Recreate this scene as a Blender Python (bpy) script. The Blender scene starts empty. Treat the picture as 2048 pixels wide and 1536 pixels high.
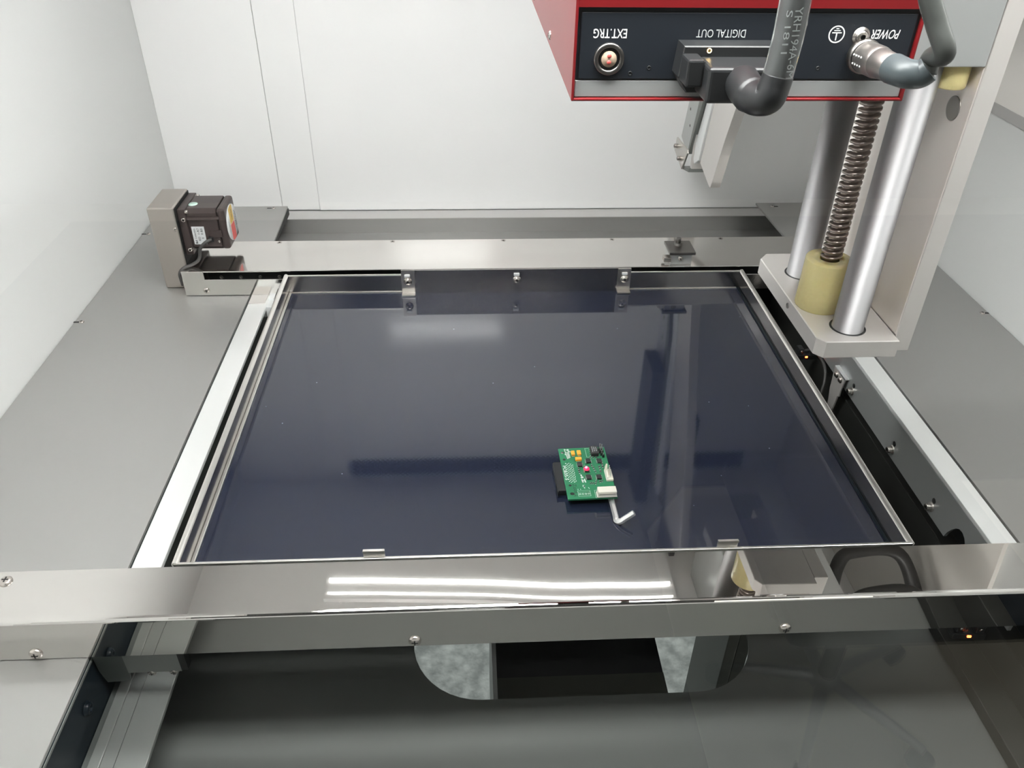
import bpy, bmesh, math, random
from mathutils import Vector, Matrix
random.seed(4)
SC = bpy.context.scene
COL = SC.collection

# ------------------------------------------------------------------ camera, world, exposure
RIGHT = Vector((0.99859, -0.05137, 0.01395))
FWD = Vector((0.04998, 0.81820, -0.57276))
FWD.normalize()
RIGHT = (RIGHT - FWD * RIGHT.dot(FWD)).normalized()
UP = RIGHT.cross(FWD).normalized()
cd = bpy.data.cameras.new('camera')
cam = bpy.data.objects.new('camera', cd)
COL.objects.link(cam)
cd.sensor_fit = 'HORIZONTAL'
cd.sensor_width = 36.0
cd.lens = 1609.0 / 2048.0 * 36.0
cd.clip_start = 0.005
cd.clip_end = 30
cam.matrix_world = Matrix((
    (RIGHT.x, UP.x, -FWD.x, 0.0),
    (RIGHT.y, UP.y, -FWD.y, 0.0),
    (RIGHT.z, UP.z, -FWD.z, 0.45),
    (0, 0, 0, 1)))
SC.camera = cam

w = bpy.data.worlds.new('world')
SC.world = w
w.use_nodes = True
w.node_tree.nodes['Background'].inputs[0].default_value = (0.55, 0.56, 0.55, 1)
w.node_tree.nodes['Background'].inputs[1].default_value = 0.06
SC.view_settings.view_transform = 'Standard'
SC.view_settings.look = 'None'
SC.view_settings.gamma = 1.0
SC.view_settings.use_curve_mapping = False
SC.view_settings.exposure = 0.36
LAMP_TUBE = 4.0      # thin tubes across the ceiling
LAMP_PANEL = 30.0      # wide lamp near the window side
LAMP_MAIN = 58.0       # main lamp in the middle of the ceiling, left
ROOM_POWER = 3.8      # the room light outside the window


# ------------------------------------------------------------------ materials
def mat(name, color, metal=0.0, rough=0.5, spec=0.5, emit=None, strength=0.0, trans=0.0, ior=1.45,
        coat=0.0, noise=None, bump=None, rvar=None, sss=0.0):
    """noise=(scale, amount, color2); bump=(scale, distance[, stretch]); rvar=(scale, amount)"""
    m = bpy.data.materials.new(name)
    m.use_nodes = True
    nt = m.node_tree
    b = nt.nodes['Principled BSDF']
    b.inputs['Base Color'].default_value = (*color, 1)
    b.inputs['Metallic'].default_value = metal
    b.inputs['Roughness'].default_value = rough
    b.inputs['Specular IOR Level'].default_value = spec
    b.inputs['IOR'].default_value = ior
    b.inputs['Transmission Weight'].default_value = trans
    b.inputs['Coat Weight'].default_value = coat
    b.inputs['Coat Roughness'].default_value = 0.05
    if sss:
        b.inputs['Subsurface Weight'].default_value = sss
        b.inputs['Subsurface Radius'].default_value = (0.01, 0.008, 0.003)
    if emit:
        b.inputs['Emission Color'].default_value = (*emit, 1)
        b.inputs['Emission Strength'].default_value = strength
    tc = nt.nodes.new('ShaderNodeTexCoord')

    def nz(scale, stretch=(1, 1, 1), detail=3.0):
        mp = nt.nodes.new('ShaderNodeMapping')
        mp.inputs['Scale'].default_value = stretch
        nt.links.new(tc.outputs['Object'], mp.inputs[0])
        n = nt.nodes.new('ShaderNodeTexNoise')
        n.inputs['Scale'].default_value = scale
        n.inputs['Detail'].default_value = detail
        nt.links.new(mp.outputs[0], n.inputs['Vector'])
        return n
    if noise:
        n = nz(noise[0], noise[3] if len(noise) > 3 else (1, 1, 1), 5)
        rp = nt.nodes.new('ShaderNodeMapRange')
        rp.inputs['From Min'].default_value = 0.35
        rp.inputs['From Max'].default_value = 0.65
        rp.inputs['To Max'].default_value = noise[1]
        nt.links.new(n.outputs['Fac'], rp.inputs['Value'])
        mx = nt.nodes.new('ShaderNodeMixRGB')
        mx.inputs[1].default_value = (*color, 1)
        mx.inputs[2].default_value = (*noise[2], 1)
        nt.links.new(rp.outputs[0], mx.inputs[0])
        nt.links.new(mx.outputs[0], b.inputs['Base Color'])
    if bump:
        n = nz(bump[0], bump[2] if len(bump) > 2 else (1, 1, 1), 2)
        bp = nt.nodes.new('ShaderNodeBump')
        bp.inputs['Strength'].default_value = 1.0
        bp.inputs['Distance'].default_value = bump[1]
        nt.links.new(n.outputs['Fac'], bp.inputs['Height'])
        nt.links.new(bp.outputs[0], b.inputs['Normal'])
    if rvar:
        n = nz(rvar[0])
        rp = nt.nodes.new('ShaderNodeMapRange')
        rp.inputs['To Min'].default_value = rough - rvar[1]
        rp.inputs['To Max'].default_value = rough + rvar[1]
        nt.links.new(n.outputs['Fac'], rp.inputs['Value'])
        nt.links.new(rp.outputs[0], b.inputs['Roughness'])
    return m


M = {}
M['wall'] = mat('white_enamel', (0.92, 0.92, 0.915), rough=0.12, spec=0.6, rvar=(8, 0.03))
M['wall_side'] = mat('white_enamel_side', (0.70, 0.71, 0.70), rough=0.35, spec=0.4)  # dimmer light on the side walls put into a darker white
M['wall_gray'] = mat('grey_enamel', (0.42, 0.41, 0.40), rough=0.3)
M['wall_light'] = mat('cream_enamel', (0.80, 0.77, 0.73), rough=0.25)
M['deck'] = mat('satin_deck_steel', (0.41, 0.408, 0.395), metal=0.65, rough=0.35, noise=(3.0, 0.35, (0.385, 0.38, 0.37)), rvar=(14, 0.03))
M['steel'] = mat('polished_steel', (0.76, 0.74, 0.71), metal=1.0, rough=0.10, noise=(9, 0.5, (0.70, 0.675, 0.65), (1, 3, 1)),
                 bump=(500, 0.00002), rvar=(26, 0.02))
M['steel_mirror'] = mat('mirror_steel', (0.74, 0.72, 0.69), metal=1.0, rough=0.007, noise=(9, 0.5, (0.69, 0.665, 0.64), (1, 3, 1)),
                        bump=(3.0, 0.010, (1, .3, 1)), rvar=(26, 0.002))
M['steel_soft'] = mat('brushed_steel', (0.66, 0.635, 0.60), metal=1.0, rough=0.28, bump=(220, 0.00004, (1, 1, 12)))
M['steel_wall'] = mat('tray_wall_steel', (0.50, 0.48, 0.46), metal=1.0, rough=0.16, noise=(40, 0.5, (0.5, 0.48, 0.46), (1, 1, .05)))
M['rim'] = mat('bright_rim_steel', (0.86, 0.84, 0.80), metal=1.0, rough=0.3)
M['alu'] = mat('satin_aluminium', (0.84, 0.86, 0.86), metal=0.35, rough=0.30)
M['alu_white'] = mat('white_anodised', (0.95, 0.97, 0.96), metal=0.4, rough=0.25)
M['alu_grey'] = mat('anodised_grey', (0.44, 0.455, 0.45), metal=0.5, rough=0.3, bump=(300, 0.00003))
M['alu_blast'] = mat('blasted_aluminium', (0.66, 0.635, 0.61), metal=0.4, rough=0.33, bump=(900, 0.00004), rvar=(20, .04))
M['shade_box'] = mat('dark_cable_guard', (0.03, 0.033, 0.04), rough=0.4)  # for the unseen blocks added to darken the mirrored bracket
M['face_alu'] = mat('warm_aluminium_face', (0.82, 0.77, 0.73), metal=0.35, rough=0.3, bump=(900, 0.00003))
M['housing'] = mat('matt_olive_black', (0.055, 0.056, 0.045), rough=0.6)
M['plate_edge'] = mat('machined_edge', (0.60, 0.62, 0.62), metal=0.6, rough=0.4)
M['chrome'] = mat('ground_shaft_steel', (0.36, 0.355, 0.36), metal=1.0, rough=0.5, noise=(18, 0.5, (0.32, 0.315, 0.32), (1, 1, .25)))
M['screwsteel'] = mat('screw_steel', (0.62, 0.58, 0.54), metal=1.0, rough=0.26)
M['leadscrew'] = mat('greased_screw_steel', (0.36, 0.31, 0.28), metal=1.0, rough=0.32)
M['dark'] = mat('black_void_paint', (0.012, 0.013, 0.013), rough=0.5)
M['black'] = mat('black_plastic', (0.016, 0.017, 0.018), rough=0.38)
M['blackpanel'] = mat('black_anodised_panel', (0.010, 0.013, 0.018), rough=0.42)
M['blackgloss'] = mat('black_anodised_rail', (0.006, 0.010, 0.014), rough=0.3, spec=0.2)
M['pan'] = mat('grey_base_pan', (0.100, 0.106, 0.100), metal=0.1, rough=0.6, spec=0.25)
M['ledge'] = mat('dark_ledge_metal', (0.085, 0.095, 0.09), metal=0.3, rough=0.45)
M['ledge2'] = mat('lighter_ledge_metal', (0.17, 0.18, 0.17), metal=0.3, rough=0.45)
M['red'] = mat('red_paint', (0.15, 0.007, 0.009), rough=0.30, spec=0.5)
M['motor'] = mat('brown_black_motor_paint', (0.055, 0.042, 0.04), rough=0.33, metal=0.3)
M['ledge_light'] = mat('light_ledge_steel', (0.62, 0.61, 0.60), metal=0.4, rough=0.35)  # brighter light on the ledge top put into a lighter steel
M['darkrail'] = mat('dark_olive_rail', (0.018, 0.019, 0.017), rough=0.4)
M['ledge_dk'] = mat('dark_green_web', (0.05, 0.055, 0.05), metal=0.6, rough=0.25)  # shade on the left rail's web put into a darker colour
M['cover_steel'] = mat('brown_grey_cover_steel', (0.47, 0.435, 0.40), metal=0.85, rough=0.33)
M['white'] = mat('white_print', (0.80, 0.81, 0.80), rough=0.5)
M['greyprint'] = mat('grey_print', (0.50, 0.52, 0.52), rough=0.5)
M['label'] = mat('silver_label', (0.66, 0.68, 0.69), rough=0.35, metal=0.2)
M['mint'] = mat('pale_mint_sticker', (0.62, 0.84, 0.74), rough=0.4)
M['yellow'] = mat('yellow_print', (0.62, 0.42, 0.10), rough=0.4)
M['redprint'] = mat('red_print', (0.55, 0.09, 0.08), rough=0.4)
M['ink'] = mat('black_print', (0.02, 0.02, 0.02), rough=0.5)
M['cable'] = mat('dark_grey_cable', (0.048, 0.046, 0.045), rough=0.4)
M['cable2'] = mat('grey_olive_cable', (0.05, 0.054, 0.05), rough=0.42)
M['boot'] = mat('blue_grey_boot', (0.065, 0.08, 0.085), rough=0.35)
M['nickel'] = mat('nickel_connector', (0.30, 0.285, 0.27), metal=0.9, rough=0.38)
M['ring'] = mat('dark_nickel_ring', (0.20, 0.19, 0.18), metal=1.0, rough=0.35)
M['peach'] = mat('tan_insert', (0.50, 0.38, 0.28), rough=0.8, spec=0.1)
M['gold'] = mat('brass', (0.72, 0.50, 0.20), metal=1.0, rough=0.25)
M['pcb'] = mat('green_solder_mask', (0.022, 0.17, 0.078), rough=0.32, spec=0.5, noise=(160, 0.5, (0.012, 0.12, 0.055)))
M['pcb_edge'] = mat('board_edge', (0.06, 0.28, 0.14), rough=0.5)
M['chip'] = mat('chip_plastic', (0.022, 0.021, 0.022), rough=0.45)
M['tantal'] = mat('orange_capacitor', (0.78, 0.36, 0.04), rough=0.4)
M['solder'] = mat('solder_tin', (0.75, 0.75, 0.72), metal=0.8, rough=0.3)
M['ivory'] = mat('ivory_nylon', (0.80, 0.77, 0.68), rough=0.45, sss=0.1)
M['hexkey'] = mat('plated_hex_key', (0.86, 0.86, 0.85), metal=0.75, rough=0.3)
M['led_red'] = mat('glowing_red_led', (0.9, 0.1, 0.15), rough=0.3, emit=(1.0, 0.07, 0.18), strength=14.0)
M['led_lens'] = mat('red_led_lens', (0.8, 0.02, 0.08), rough=0.3, emit=(1.0, 0.03, 0.12), strength=0.75)
M['led_orange'] = mat('glowing_orange_led', (0.9, 0.15, 0.02), rough=0.3, emit=(1.0, 0.13, 0.03), strength=9.0)
M['tube'] = mat('lit_lamp_tube', (1, 1, 1), emit=(1.0, 1.0, 0.99), strength=LAMP_TUBE)
M['lamp'] = mat('lit_lamp_diffuser', (1, 1, 1), emit=(1.0, 1.0, 0.99), strength=LAMP_PANEL)
M['lamp_main'] = mat('lit_main_diffuser', (1, 1, 1), emit=(1.0, 1.0, 0.995), strength=LAMP_MAIN)
M['lamp_side'] = mat('lit_side_diffuser', (1, 1, 1), emit=(1.0, 1.0, 0.99), strength=14.0)  # added fill light for the right side
M['glass'] = mat('window_glass', (0.97, 0.985, 0.975), rough=0.0, trans=1.0, ior=1.5)
M['sleeve'] = mat('clear_cable_sleeve', (0.92, 0.96, 0.95), rough=0.12, trans=0.94, ior=1.35)
M['urethane'] = mat('amber_urethane', (1.0, 0.87, 0.44), rough=0.18, trans=0.30, ior=1.38, sss=0.2,
                    bump=(420, 0.0003), noise=(300, 0.5, (0.93, 0.80, 0.40)))
M['chairplastic'] = mat('grey_black_chair_plastic', (0.03, 0.03, 0.03), rough=0.5)
M['roomfloor'] = mat('beige_room_floor', (0.50, 0.46, 0.38), rough=0.6, noise=(4, .4, (0.44, 0.41, 0.34)))
M['mat_rubber'] = mat('dark_rubber_mat', (0.03, 0.032, 0.03), rough=0.7)  # for the sheet added to darken the window's reflection
M['roomwall'] = mat('beige_room_wall', (0.20, 0.195, 0.18), rough=0.8)


def concrete():
    m = mat('mottled_concrete', (0.36, 0.38, 0.37), rough=0.6, noise=(34, 1.0, (0.15, 0.165, 0.16)), bump=(60, 0.002))
    return m


M['concrete'] = concrete()


def tray_floor():
    m = bpy.data.materials.new('navy_woven_laminate')
    m.use_nodes = True
    nt = m.node_tree
    b = nt.nodes['Principled BSDF']
    tc = nt.nodes.new('ShaderNodeTexCoord')
    sp = nt.nodes.new('ShaderNodeSeparateXYZ')
    nt.links.new(tc.outputs['Object'], sp.inputs[0])
    k = 2 * math.pi / 0.0040

    def wave(out):
        a = nt.nodes.new('ShaderNodeMath'); a.operation = 'MULTIPLY'; a.inputs[1].default_value = k
        nt.links.new(out, a.inputs[0])
        s = nt.nodes.new('ShaderNodeMath'); s.operation = 'COSINE'
        nt.links.new(a.outputs[0], s.inputs[0])
        return s
    sx, sy = wave(sp.outputs[0]), wave(sp.outputs[1])
    p = nt.nodes.new('ShaderNodeMath'); p.operation = 'MULTIPLY'
    nt.links.new(sx.outputs[0], p.inputs[0]); nt.links.new(sy.outputs[0], p.inputs[1])
    r = nt.nodes.new('ShaderNodeMapRange')
    r.inputs['From Min'].default_value = 0.35; r.inputs['From Max'].default_value = 1.0
    nt.links.new(p.outputs[0], r.inputs['Value'])
    mx = nt.nodes.new('ShaderNodeMixRGB')
    mx.inputs[1].default_value = (0.0095, 0.0125, 0.026, 1)
    mx.inputs[2].default_value = (0.028, 0.034, 0.054, 1)
    nt.links.new(r.outputs[0], mx.inputs[0])
    # dust specks
    v = nt.nodes.new('ShaderNodeTexVoronoi'); v.inputs['Scale'].default_value = 42
    nt.links.new(tc.outputs['Object'], v.inputs['Vector'])
    d = nt.nodes.new('ShaderNodeMath'); d.operation = 'LESS_THAN'; d.inputs[1].default_value = 0.022
    nt.links.new(v.outputs['Distance'], d.inputs[0])
    mx2 = nt.nodes.new('ShaderNodeMixRGB')
    mx2.inputs[2].default_value = (0.28, 0.30, 0.34, 1)
    nt.links.new(d.outputs[0], mx2.inputs[0]); nt.links.new(mx.outputs[0], mx2.inputs[1])
    nt.links.new(mx2.outputs[0], b.inputs['Base Color'])
    b.inputs['Roughness'].default_value = 0.05
    b.inputs['Specular IOR Level'].default_value = 1.0
    b.inputs['IOR'].default_value = 1.58
    n = nt.nodes.new('ShaderNodeTexNoise'); n.inputs['Scale'].default_value = 420
    nt.links.new(tc.outputs['Object'], n.inputs['Vector'])
    ad = nt.nodes.new('ShaderNodeMath'); ad.operation = 'ADD'
    nt.links.new(p.outputs[0], ad.inputs[0]); nt.links.new(n.outputs['Fac'], ad.inputs[1])
    bp = nt.nodes.new('ShaderNodeBump'); bp.inputs['Distance'].default_value = 0.0000009
    nt.links.new(ad.outputs[0], bp.inputs['Height'])
    nt.links.new(bp.outputs[0], b.inputs['Normal'])
    return m


M['tray'] = tray_floor()

# ------------------------------------------------------------------ mesh helpers
WORLD = {}   # object -> world location of its origin


class MB:
    def __init__(s):
        s.bm = bmesh.new()

    def box(s, x0, x1, y0, y1, z0, z1, bevel=0.0, mi=0, seg=2):
        vs = [s.bm.verts.new((x, y, z)) for x in (x0, x1) for y in (y0, y1) for z in (z0, z1)]
        fs = [(0, 1, 3, 2), (4, 6, 7, 5), (0, 4, 5, 1), (2, 3, 7, 6), (0, 2, 6, 4), (1, 5, 7, 3)]
        faces = [s.bm.faces.new([vs[i] for i in f]) for f in fs]
        for f in faces:
            f.material_index = mi
        if bevel:
            es = set(e for f in faces for e in f.edges)
            bmesh.ops.bevel(s.bm, geom=list(es), offset=bevel, segments=seg, affect='EDGES', profile=0.5)
        return s

    def prism(s, pts, axis, a, b, mi=0, bevel=0.0):
        """pts: 2-D outline; axis x: (y,z), y: (x,z), z: (x,y)"""
        def P(p, t):
            return {'x': (t, p[0], p[1]), 'y': (p[0], t, p[1]), 'z': (p[0], p[1], t)}[axis]
        A = [s.bm.verts.new(P(p, a)) for p in pts]
        B = [s.bm.verts.new(P(p, b)) for p in pts]
        n = len(pts)
        fs = [s.bm.faces.new(A), s.bm.faces.new(B[::-1])]
        for i in range(n):
            fs.append(s.bm.faces.new([A[i], B[i], B[(i + 1) % n], A[(i + 1) % n]]))
        for f in fs:
            f.material_index = mi
        if bevel:
            es = set(e for f in fs[:2] for e in f.edges)
            bmesh.ops.bevel(s.bm, geom=list(es), offset=bevel, segments=1, affect='EDGES')
        return s

    def lathe(s, p0, axis, prof, seg=24, mi=0, smooth=True):
        ax = Vector(axis).normalized()
        t = Vector((0, 0, 1)) if abs(ax.z) < 0.9 else Vector((1, 0, 0))
        u = ax.cross(t).normalized(); v = ax.cross(u)
        p0 = Vector(p0); rings = []
        for r, h in prof:
            c = p0 + ax * h
            if r < 1e-7:
                rings.append([s.bm.verts.new(c)])
            else:
                rings.append([s.bm.verts.new(c + (u * math.cos(2 * math.pi * i / seg) + v * math.sin(2 * math.pi * i / seg)) * r) for i in range(seg)])
        for a, b in zip(rings, rings[1:]):
            for i in range(seg):
                j = (i + 1) % seg
                if len(a) == 1 and len(b) == 1:
                    continue
                if len(a) == 1:
                    f = s.bm.faces.new([a[0], b[j], b[i]])
                elif len(b) == 1:
                    f = s.bm.faces.new([a[i], a[j], b[0]])
                else:
                    f = s.bm.faces.new([a[i], a[j], b[j], b[i]])
                f.smooth = smooth; f.material_index = mi
        return s

    def cyl(s, p0, p1, r, seg=24, r2=None, mi=0, cham=0.0):
        p0, p1 = Vector(p0), Vector(p1)
        L = (p1 - p0).length
        r2 = r if r2 is None else r2
        if cham:
            prof = [(0, 0), (r - cham, 0), (r, cham), (r2, L - cham), (r2 - cham, L), (0, L)]
        else:
            prof = [(0, 0), (r, 0), (r, 0), (r2, L), (r2, L), (0, L)]
        return s.lathe(p0, p1 - p0, prof, seg, mi)

    def tube(s, pts, r, seg=14, samples=8, mi=0, rf=None):
        P = [Vector(p) for p in pts]
        path = []
        n = len(P)
        for i in range(n - 1):
            a = P[max(i - 1, 0)]; b = P[i]; c = P[i + 1]; d = P[min(i + 2, n - 1)]
            for k in range(samples):
                t = k / samples
                path.append(0.5 * ((2 * b) + (c - a) * t + (2 * a - 5 * b + 4 * c - d) * t * t + (3 * b - a - 3 * c + d) * t ** 3))
        path.append(P[-1])
        tn = (path[1] - path[0]).normalized()
        h = Vector((0, 0, 1)) if abs(tn.z) < 0.9 else Vector((1, 0, 0))
        u = tn.cross(h).normalized()
        rings = []
        for i, p in enumerate(path):
            t = (path[min(i + 1, len(path) - 1)] - path[max(i - 1, 0)]).normalized()
            u = (u - t * u.dot(t)).normalized(); v = t.cross(u)
            rr = r if rf is None else rf(i / (len(path) - 1))
            rings.append([s.bm.verts.new(p + (u * math.cos(2 * math.pi * k / seg) + v * math.sin(2 * math.pi * k / seg)) * rr) for k in range(seg)])
        for a, b in zip(rings, rings[1:]):
            for i in range(seg):
                j = (i + 1) % seg
                f = s.bm.faces.new([a[i], a[j], b[j], b[i]]); f.smooth = True; f.material_index = mi
        for rg in (rings[0][::-1], rings[-1]):
            f = s.bm.faces.new(rg); f.material_index = mi
        return s

    def poly(s, pts, mi=0):
        f = s.bm.faces.new([s.bm.verts.new(p) for p in pts]); f.material_index = mi
        return s

    def build(s, name, m, parent=None, origin=None, sub=None, kind=None, label=None):
        bmesh.ops.recalc_face_normals(s.bm, faces=list(s.bm.faces))
        me = bpy.data.meshes.new(name)
        vs = [v.co for v in s.bm.verts]
        if origin is None:
            lo = Vector([min(v[i] for v in vs) for i in range(3)]); hi = Vector([max(v[i] for v in vs) for i in range(3)])
            origin = Vector(((lo.x + hi.x) / 2, (lo.y + hi.y) / 2, (lo.z + hi.z) / 2 if parent else lo.z))
        origin = Vector(origin)
        bmesh.ops.translate(s.bm, verts=list(s.bm.verts), vec=-origin)
        s.bm.to_mesh(me); s.bm.free()
        for mm in (m if isinstance(m, (list, tuple)) else [m]):
            me.materials.append(M[mm])
        o = bpy.data.objects.new(name, me)
        COL.objects.link(o)
        if parent:
            o.parent = parent; o.location = origin - WORLD[parent]
        else:
            o.location = origin
        WORLD[o] = origin
        if kind:
            o['kind'] = kind
        if label:
            o['label'] = label
        return o


def thing(name, loc, label, cat, group=None):
    o = bpy.data.objects.new(name, None)
    COL.objects.link(o)
    o.empty_display_size = 0.02
    o.location = loc; WORLD[o] = Vector(loc)
    o['label'] = label; o['category'] = cat
    if group:
        o['group'] = group
    return o


def tag(o, label, cat, group=None):
    o['label'] = label; o['category'] = cat
    if group:
        o['group'] = group
    return o


def place(me, name, parent, pos, axis=(0, 0, 1)):
    o = bpy.data.objects.new(name, me)
    COL.objects.link(o)
    q = Vector((0, 0, 1)).rotation_difference(Vector(axis))
    o.rotation_mode = 'QUATERNION'; o.rotation_quaternion = q
    pos = Vector(pos)
    if parent:
        o.parent = parent; o.location = pos - WORLD[parent]
    else:
        o.location = pos
    WORLD[o] = pos
    return o


SCREWS = {}


def screw_mesh(r, kind):
    key = (round(r, 5), kind)
    if key in SCREWS:
        return SCREWS[key]
    b = MB()
    if kind == 'pan':       # domed cross-head
        b.lathe((0, 0, 0), (0, 0, 1), [(r * 1.0, 0), (r * .97, r * .22), (r * .75, r * .42), (r * .35, r * .52), (0, r * .54)], 20)
        for s in (0, 1):
            a, c = (r * .5, r * .1) if s else (r * .1, r * .5)
            b.box(-a, a, -c, c, r * .3, r * .56, mi=1)
    elif kind == 'flat':    # countersunk, flush
        b.lathe((0, 0, 0), (0, 0, 1), [(r * 1.15, 0.0), (r * 1.15, r * .06), (r * .95, r * .07), (r * .9, r * .03), (0, r * .03)], 20)
        for s in (0, 1):
            a, c = (r * .5, r * .12) if s else (r * .12, r * .5)
            b.box(-a, a, -c, c, 0, r * .08, mi=1)
    elif kind == 'cap':     # socket cap screw
        b.lathe((0, 0, 0), (0, 0, 1), [(r, 0), (r, r * 1.5), (r * .88, r * 1.7), (r * .55, r * 1.7)], 20)
        b.lathe((0, 0, 0), (0, 0, 1), [(r * .55, r * 1.7), (r * .55, r * .9), (0, r * .9)], 6, mi=1, smooth=False)
    elif kind == 'button':
        b.lathe((0, 0, 0), (0, 0, 1), [(r * 1.35, 0), (r * 1.35, r * .25), (r, r * .25), (r, r * .6), (r * .7, r * .9), (r * .4, r * .95)], 20)
        b.lathe((0, 0, 0), (0, 0, 1), [(r * .4, r * .95), (r * .4, r * .4), (0, r * .4)], 6, mi=1, smooth=False)
    bmesh.ops.recalc_face_normals(b.bm, faces=list(b.bm.faces))
    me = bpy.data.meshes.new('screw')
    b.bm.to_mesh(me); b.bm.free()
    me.materials.append(M['screwsteel']); me.materials.append(M['dark'])
    SCREWS[key] = me
    return me


def screw(parent, pos, axis=(0, 0, 1), r=0.0035, kind='pan', name='screw'):
    return place(screw_mesh(r, kind), name, parent, pos, axis)


def text(name, s, pos, xdir, ydir, size, m, parent, width=None, bold=0.0, shear=0.0):
    cu = bpy.data.curves.new(name, 'FONT')
    cu.body = s; cu.size = 1.0; cu.align_x = 'CENTER'; cu.align_y = 'CENTER'
    cu.offset = bold; cu.shear = shear; cu.resolution_u = 3
    o = bpy.data.objects.new(name, cu)
    COL.objects.link(o)
    bpy.context.view_layer.update()
    dg = bpy.context.evaluated_depsgraph_get()
    me = bpy.data.meshes.new_from_object(o.evaluated_get(dg))
    bpy.data.objects.remove(o)
    xs = [v.co.x for v in me.vertices]
    wd = max(xs) - min(xs)
    sx = size if width is None else width / wd
    X = Vector(xdir).normalized(); Y = Vector(ydir).normalized()
    for v in me.vertices:
        v.co = X * (v.co.x * sx) + Y * (v.co.y * size)
    me.materials.clear(); me.materials.append(M[m])
    r = bpy.data.objects.new(name, me)
    COL.objects.link(r)
    r.parent = parent; r.location = Vector(pos) - WORLD[parent]
    WORLD[r] = Vector(pos)
    return r


def seat(t, loc, scale):
    """set a finished assembly down at its place and true size"""
    t.location = loc
    t.scale = (scale,) * 3


def struct(o):
    o['kind'] = 'structure'
    return o


# ------------------------------------------------------------------ chamber shell
XL, XR, YB, YF, ZC, ZP = -0.4285, 0.589, 1.154, 0.07, 0.58, -0.10
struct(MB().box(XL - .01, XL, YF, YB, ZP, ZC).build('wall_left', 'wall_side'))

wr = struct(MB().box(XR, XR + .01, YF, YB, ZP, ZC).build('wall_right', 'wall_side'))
MB().prism([(0.60, .2035), (YB - .001, .2035), (YB - .001, ZC - .001), (0.60, ZC - .001)], 'x', XR - .006, XR, ).build('panel', 'wall_light', wr, label='cream upper wall panel')
MB().box(XR - .007, XR, 0.60, YB - .001, .1925, .2035).build('trim_strip', 'wall_gray', wr, label='grey strip under the upper panel')

# back wall: white sheet panels, the right one standing proud, with open joints between them
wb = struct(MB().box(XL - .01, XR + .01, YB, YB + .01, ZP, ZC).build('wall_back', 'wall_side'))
MB().box(XL, -.2768, YB - .003, YB, -.03, ZC, bevel=.0006).build('panel', 'wall', wb)
MB().box(-.2761, -.2220, YB - .003, YB, -.03, ZC, bevel=.0006).build('panel', 'wall', wb)
MB().box(-.2215, XR, YB - .0065, YB, -.03, .530, bevel=.002).build('panel', 'wall', wb, label='wide proud white panel')
MB().box(-.2310, .512, YB - .003, YB, .532, .569).build('vent_slot', 'dark', wb, label='long dark slot at the top of the wall')

struct(MB().box(XL, XR, YF, YB, ZC, ZC + .01).build('ceiling', 'wall'))
# front wall with the viewing window
wf = MB()
WX0, WX1, WZ0, WZ1 = -0.30, 0.42, 0.06, 0.56
wf.box(XL - .01, WX0, YF - .02, YF, ZP, ZC)
wf.box(WX1, XR + .01, YF - .02, YF, ZP, ZC)
wf.box(WX0, WX1, YF - .02, YF, ZP, WZ0)
wf.box(WX0, WX1, YF - .02, YF, WZ1, ZC)
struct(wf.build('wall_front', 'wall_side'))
wn = struct(MB().box(WX0, WX1, YF - .012, YF - .006, WZ0, WZ1).build('window_1', 'glass'))
fr = MB()
for (a, b, c, d) in ((WX0, WX0 + .012, WZ0, WZ1), (WX1 - .012, WX1, WZ0, WZ1), (WX0, WX1, WZ0, WZ0 + .012), (WX0, WX1, WZ1 - .012, WZ1)):
    fr.box(a, b, YF - .005, YF + .004, c, d)
fr.build('window_frame', 'wall_gray', wn)

# factory floor under the machine and the room outside the window
struct(MB().box(-1.0, 1.1, -.02, 1.6, -.92, -.90).build('floor', 'concrete'))
struct(MB().box(-3.0, 4.2, -3.2, -.02, -.92, -.902).build('floor_room', 'roomfloor'))
struct(MB().box(-3.0, 4.2, -3.22, -3.2, -.902, 1.6).build('wall_room', 'roomwall'))
o = MB().prism([(-1.6, -.12), (.40, -.12), (.40, -1.20), (.52, -1.35), (3.0, -1.35), (3.0, -3.0), (-1.6, -3.0)], 'z', -.902, -.896).build('floor_mat', 'mat_rubber')  # added dark sheet, keeps the window reflection dark where a person stood
tag(o, 'dark rubber floor mat in front of the viewing window', 'mat')

# base pan with a rounded slot cut through it
HX0, HX1, HY, HR = .0037, .1700, .4237, .0545
pan = MB()
def arc(cx, cy, r, a0, a1, n=20):
    return [(cx + r * math.cos(math.radians(a0 + (a1 - a0) * i / n)), cy + r * math.sin(math.radians(a0 + (a1 - a0) * i / n))) for i in range(n + 1)]
xm = .085
left = [(xm, YF)] + [(xm, HY - HR)] + arc(HX0, HY, HR, -90, -270) + [(xm, HY + HR), (xm, YB), (XL, YB), (XL, YF)]
right = [(xm, YB), (xm, HY + HR)] + arc(HX1, HY, HR, 90, -90) + [(xm, HY - HR), (xm, YF), (XR, YF), (XR, YB)]
pan.prism(left, 'z', ZP - .003, ZP); pan.prism(right, 'z', ZP - .003, ZP)
struct(pan.build('floor_pan', 'pan'))

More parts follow.
